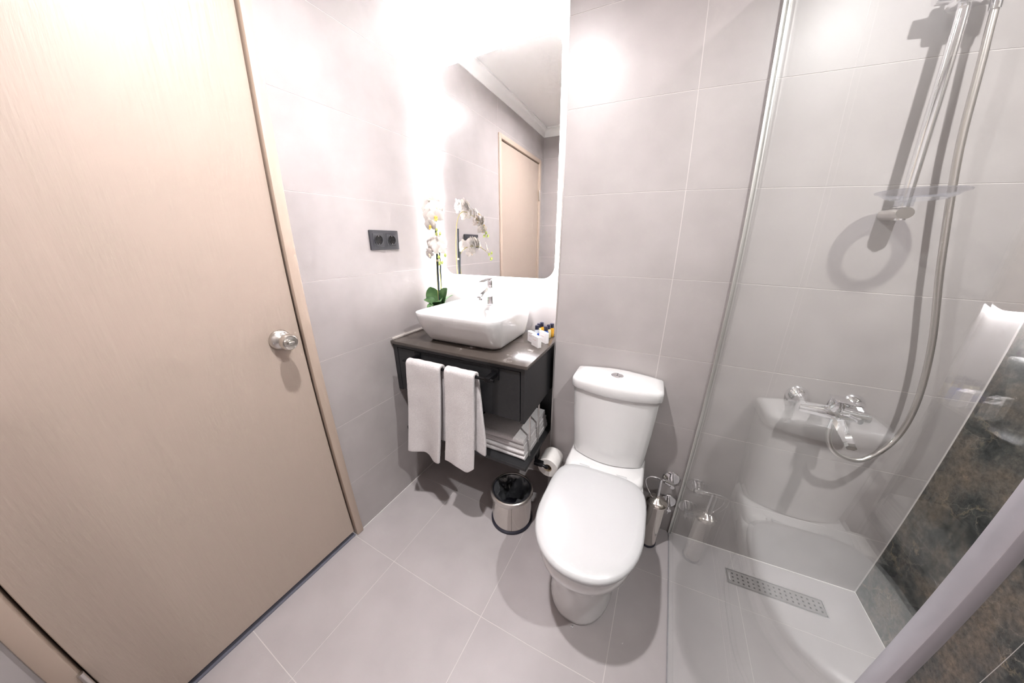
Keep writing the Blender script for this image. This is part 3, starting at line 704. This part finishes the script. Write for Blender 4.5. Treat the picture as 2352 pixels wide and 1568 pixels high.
def tank_ring(hw, ye, yc, yb, z, dome=0.0, r=.018, n=16):
    "plan outline with bowed front"
    out = []
    for i in range(n+1):
        u = -1+2*i/n; xx = hw*u; y = ye + (yc-ye)*(1-u*u)
        if i == 0: out += [V(tx-hw, ye+r*1.2, z), V(tx-hw+r*.25, ye+r*.3, z+dome*.02)]; continue
        if i == n: out += [V(tx+hw-r*.25, ye+r*.3, z+dome*.02), V(tx+hw, ye+r*1.2, z)]; continue
        out.append(V(tx+xx, y, z))
    m = n
    for i in range(m+1):
        u = 1-2*i/m
        if i == 0: out += [V(tx+hw, yb-r*.5, z), V(tx+hw-r*.2, yb-r*.1, z)]; continue
        if i == m: out += [V(tx-hw+r*.2, yb-r*.1, z), V(tx-hw, yb-r*.5, z)]; continue
        out.append(V(tx+hw*u, yb, z))
    return out
part('tank', t, 'ceramic', lambda b: loft(b, [tank_ring(.143,-.116,-.158,-.014,.4255), tank_ring(.148,-.122,-.165,-.012,.430), tank_ring(.1505,-.124,-.1665,-.012,.45), tank_ring(.160,-.128,-.1665,-.012,.60), tank_ring(.1655,-.130,-.1665,-.012,.744)]), smooth=50)
def dome(rg, hz, hw=.172):
    return [V(p.x, p.y, p.z + hz*(1-((p.x-tx)/hw)**2)) for p in rg]
part('tank_lid', t, 'ceramic', lambda b: loft(b, [tank_ring(.163,-.126,-.162,-.012,.7445), tank_ring(.1715,-.135,-.172,-.007,.746), tank_ring(.1735,-.138,-.176,-.005,.752), dome(tank_ring(.1735,-.138,-.176,-.005,.776), .006), dome(tank_ring(.1725,-.136,-.173,-.006,.783), .011), dome(tank_ring(.168,-.129,-.164,-.010,.7885), .015), *[[V(tx+(p.x-tx)*k, -.080+(p.y+.080)*k, .7885+.015*(1-((p.x-tx)*k/.172)**2)+.004*(1-k*k)) for p in tank_ring(.168,-.129,-.164,-.010,0)] for k in (.85,.6,.3,.1)]]), smooth=60)
fb = part('flush_button', t, 'chrome', lambda b: lathe(b, (tx-.002,-.0855,.8058), [(.0235,0),(.0235,.003),(.021,.0045),(.0185,.0035),(.017,.0030),(.016,.0050),(.006,.0058)], (0,0,1), 40))
part('button_split', fb, 'drain_hole', lambda b: box(b, (tx-.0027,-.1005,.8095), (tx-.0013,-.0705,.8126)))
part('fixing_cap', t, 'chrome', lambda b: lathe(b, (tx+.009, -.5720, 0.0), [(.006,0),(.005,.003),(.002,.004)], (0,0,1), 14))

# ------------------------------------------------------------------ toilet brush set
t = thing('toilet_brush', (1.253, -.09, 0), 'chrome toilet brush in cylindrical holder clamped to the wall right of the toilet', 'toilet brush')
part('holder_body', t, 'bin_steel', lambda b: lathe(b, (1.256,-.096,0), [(.033,.010),(.0335,.02),(.0400,.236),(.0405,.244)], (-.012,.022,1), 48))
part('base_cap', t, 'rubber_dark', lambda b: lathe(b, (1.256,-.096,0), [(.0335,0),(.0355,.002),(.0355,.010),(.0335,.012)], (-.012,.022,1), 40))
part('lid_dome', t, 'bin_steel', lambda b: lathe(b, (1.2531,-.0906,.243), [(.0445,0),(.0450,.004),(.042,.010),(.030,.020),(.015,.026),(.009,.032),(.008,.04)], (-.012,.022,1), 44))
part('brush_handle', t, 'chrome', lambda b: cyl(b, (1.2525,-.0895,.275), (1.2500,-.085,.368), .0068, .0062, 18))
part('wall_disc', t, 'chrome', lambda b: lathe(b, (1.311,0,.190), [(.0335,-.001),(.0335,.003),(.031,.0055),(.020,.0065)], (0,-1,0), 40))
part('disc_post', t, 'chrome', lambda b: cyl(b, (1.311,-.003,.190), (1.314,-.060,.188), .0085, n=20))
part('clamp_arm', t, 'chrome', lambda b: tube(b, [(1.312,-.045,.192),(1.298,-.05,.205),(1.288,-.06,.212)], .006, 12))
part('set_screw', t, 'chrome', lambda b: cyl(b, (1.314,-.054,.182), (1.310,-.056,.164), .0022, n=10))
t = thing('chrome_hook', (1.30, -.03, .245), 'chrome wall hook with bent arm above the toilet brush', 'hook')
part('wall_disc', t, 'chrome', lambda b: lathe(b, (1.300,0,.320), [(.0355,-.001),(.0355,.003),(.033,.0055),(.020,.0065)], (0,-1,0), 40))
part('disc_post', t, 'chrome', lambda b: cyl(b, (1.300,-.003,.320), (1.303,-.060,.319), .0088, n=20))
part('collar', t, 'chrome', lambda b: cyl(b, (1.302,-.046,.323), (1.268,-.052,.337), .0105, n=20))
part('bent_arm', t, 'chrome', lambda b: tube(b, [(1.272,-.050,.337),(1.245,-.052,.342),(1.215,-.054,.343),(1.198,-.056,.332),(1.195,-.058,.312),(1.206,-.060,.284),(1.230,-.062,.243)], .0038, 12))

# ------------------------------------------------------------------ glass shower screen
gx0, gx1, gz1 = 1.3485, 1.3565, 2.05
t = thing('shower_screen', (1.3525, -.47, 0), 'clear glass shower screen standing between toilet and shower', 'shower screen')
bm = BM(); box(bm, (gx0, -.944, .002), (gx1, -.004, gz1)); obj('glass_pane', bm, 'shower_glass', t, 0)
part('wall_channel', t, 'alu_trim', lambda b: (box(b, (gx0-.0040, -.013, 0), (gx0-.0006, .001, gz1)), box(b, (gx1+.0006, -.013, 0), (gx1+.0040, .001, gz1)), box(b, (gx0-.0006, -.003, 0), (gx1+.0006, .001, gz1))), smooth=0)
boxpart('bottom_seal', t, 'clear_plastic', (gx0-.002, -.944, 0), (gx0-.0004, -.012, .008))
boxpart('edge_profile', t, 'pale_alu', (gx0-.0008, -.9575, 0), (gx1+.0015, -.9405, gz1), .001, 2)

# ------------------------------------------------------------------ shower drain
t = thing('floor_drain', (1.751, -.125, 0), 'rectangular steel shower floor drain with rows of holes', 'drain')
boxpart('drain_tray', t, 'drain_hole', (1.579, -.159, -.0018), (1.923, -.091, -.00085))
def fr(b):
    for lo, hi in (((1.578,-.160),(1.924,-.1565)), ((1.578,-.0935),(1.924,-.090)), ((1.578,-.1565),(1.5815,-.0935)), ((1.9205,-.1565),(1.924,-.0935))): box(b, (*lo,-.002), (*hi,.0008))
part('drain_frame', t, 'drain_steel', fr, smooth=0)
def grate(b):
    xs = [1.5835]; nx, ny = 17, 3; cx0, px_ = 1.6035, .0190; hw, hh = .0036, .0036
    x0, x1, y0, y1 = 1.5835, 1.9185, -.1545, -.0955; rows = [-.1415, -.1250, -.1085]
    yprev = y0
    for ry in rows:
        box(b, (x0, yprev, -.0006), (x1, ry-hh, .0004)); xp = x0
        for k in range(nx):
            cxk = cx0+px_*k-(.0); box(b, (xp, ry-hh, -.0006), (cxk-hw, ry+hh, .0004)); xp = cxk+hw
        box(b, (xp, ry-hh, -.0006), (x1, ry+hh, .0004)); yprev = ry+hh
    box(b, (x0, yprev, -.0006), (x1, y1, .0004))
part('grate', t, 'drain_steel', grate, smooth=0)
def mk(b):
    for k in range(6): box(b, (1.5895, -.1430+k*.0058, .0003), (1.5925, -.1395+k*.0058, .0006))
part('stamped_mark', t, 'box_white', mk, smooth=0)

# ------------------------------------------------------------------ shower rail set
bxr, byr = 1.694, -.058
t = thing('shower_rail', (bxr, 0, 1.395), 'chrome shower slide rail with wall brackets', 'shower rail')
part('rail_tube', t, 'chrome', lambda b: tube(b, [(bxr+.006,byr,1.392),(bxr,byr,1.62),(bxr-.003,byr,1.955)], .0115, 24, 2))
part('top_cap', t, 'chrome', lambda b: lathe(b, (bxr-.003,byr,1.950), [(.0125,0),(.0135,.004),(.0135,.022),(.010,.028)], (0,0,1), 28))
part('top_bracket', t, 'chrome', lambda b: loft(b, [[V(bxr-.002+x*s, yy, 1.962+zz*s) for x, zz in ((-.018,-.012),(.018,-.012),(.022,0),(.018,.012),(-.018,.012),(-.022,0))] for yy, s in ((0,1.25),(-.03,1.0),(-.062,.85))]))
part('bottom_bracket', t, 'satin_steel', lambda b: loft(b, [[p + V(0,0,0) for p in ring(V(bxr+.006, yy, 1.410), .0225*s, 28, V(0,1,0), r2=.0165*s)] for yy, s in ((0,1.05),(-.03,1.0),(-.066,.95),(-.070,.85))]))
sl = part('slider', t, 'chrome', lambda b: box(b, (bxr-.030, byr-.024, 1.858), (bxr+.026, byr+.020, 1.915), .008, 3))
part('slider_arm', sl, 'chrome', lambda b: box(b, (bxr+.018, byr-.018, 1.862), (bxr+.068, byr+.016, 1.910), .006, 3))
part('slider_knob', sl, 'chrome', lambda b: cyl(b, (bxr-.026,byr,1.886), (bxr-.056,byr,1.886), .018, .016, 24))
# soap dish clipped on the rail
dc = V(1.689, -.117, 1.437)
t = thing('soap_dish', dc, 'round clear plastic soap dish clipped to the shower rail', 'soap dish')
part('dish_base', t, 'clear_thin', lambda b: lathe(b, dc, [(.001,0),(.047,.0),(.047,.0022),(.001,.0022)], (0,0,1), 56))
part('dish_wall', t, 'clear_plastic', lambda b: lathe(b, dc, [(.0475,0),(.060,.005),(.0705,.014),(.080,.0165),(.0805,.0185),(.0695,.0175),(.0580,.0085),(.0475,.0030),(.0475,0)], (0,0,1), 56, False, False))
part('dish_clip', t, 'clear_plastic', lambda b: lathe(b, (bxr+.003, byr, 1.427), [(.0125,0),(.0185,.0),(.0185,.013),(.0125,.013)], (0,0,1), 32, False, False))
# hand shower
hx, hy = 1.7455, -.062
t = thing('hand_shower', (hx, hy, 1.85), 'chrome hand shower hung in the rail slider', 'hand shower')
part('handle', t, 'chrome', lambda b: tube(b, [(hx,hy,1.866),(hx,hy-.004,1.92),(hx-.004,hy-.03,2.01),(hx-.008,hy-.075,2.09)], lambda s: .0105+.004*s, 20))
part('spray_head', t, 'chrome', lambda b: lathe(b, (hx-.008,hy-.080,2.095), [(.018,.020),(.036,.012),(.044,.0),(.044,-.010),(.040,-.014)], (0,.75,.66), 40))
part('hose_nut', t, 'chrome', lambda b: cyl(b, (hx,hy,1.842), (hx,hy,1.868), .0105, .0115, 20))
HP = [(hx,hy,1.848),(1.7510,-.058,1.76),(1.7715,-.051,1.553),(1.820,-.050,1.290),(1.876,-.052,1.050),(1.899,-.058,.868),(1.884,-.068,.745),(1.832,-.078,.664),(1.778,-.080,.656),(1.741,-.078,.676),(1.721,-.074,.712),(1.714,-.070,.752)]
bm = BM(); tube(bm, HP, .0078, 14, 10)
tag(obj('shower_hose', bm, 'satin_steel', None, 60), 'chrome shower hose hanging in a loop from hand shower to mixer', 'hose')

# ------------------------------------------------------------------ wall mixer
t = thing('shower_mixer', (1.705, -.05, .74), 'chrome wall-mounted shower mixer tap', 'mixer')
mz, my = .806, -.068
for x in (1.6256, 1.7838):
    r_ = part('rosette', t, 'chrome', lambda b: lathe(b, (x, 0, .820), [(.034,-.001),(.034,.004),(.031,.012),(.022,.022),(.015,.030),(.013,.045)], (0,-1,0), 44))
    part('union_nut', r_, 'chrome', lambda b: cyl(b, (x,-.040,.818), (x,-.064,.810), .0155, n=8))
part('mixer_body', t, 'chrome', lambda b: loft(b, [ring(V(x, my, mz+dz), r, 32, V(1,0,0)) for x, r, dz in ((1.606,.010,0),(1.610,.0165,0),(1.640,.019,0),(1.680,.0225,0),(1.705,.0255,0),(1.730,.0225,0),(1.770,.019,0),(1.800,.0165,0),(1.804,.010,0))]))
hd = part('cartridge_hub', t, 'chrome', lambda b: lathe(b, (1.705,my-.002,mz+.016), [(.0225,0),(.023,.016),(.0205,.030),(.012,.035)], (0,-.25,1), 36))
def lev(b):
    loft(b, [[V(1.705+sx*w, my+y, mz+z+dz) for sx, dz in ((-1,0),(-.7,h),(.7,h),(1,0),(.7,-h),(-.7,-h))] for y, z, w, h in ((.024,.050,.014,.003),(.0,.052,.021,.006),(-.03,.057,.020,.005),(-.07,.067,.0165,.0035),(-.098,.076,.013,.0025),(-.102,.077,.009,.001))])
part('lever', hd, 'chrome', lev)
def spt(b):
    loft(b, [[V(1.720+sx*w, y, z+dz) for sx, dz in ((-1,0),(-.6,h),(.6,h),(1,0),(.6,-h),(-.6,-h))] for y, z, w, h in ((my+.010,mz-.010,.020,.012),(my-.020,mz-.020,.019,.012),(my-.060,mz-.033,.017,.010),(my-.105,mz-.046,.0155,.008),(my-.120,mz-.052,.0145,.007))])
part('bath_spout', t, 'chrome', spt)
part('diverter_knob', t, 'chrome', lambda b: (cyl(b, (1.742,my-.018,mz+.006), (1.747,my-.052,mz+.010), .0055, n=16), cyl(b, (1.747,my-.050,mz+.010), (1.748,my-.062,mz+.011), .0085, n=16)))
part('hose_outlet', t, 'chrome', lambda b: cyl(b, (1.714,my-.002,mz-.018), (1.714,my-.002,mz-.056), .0105, .0095, 20))
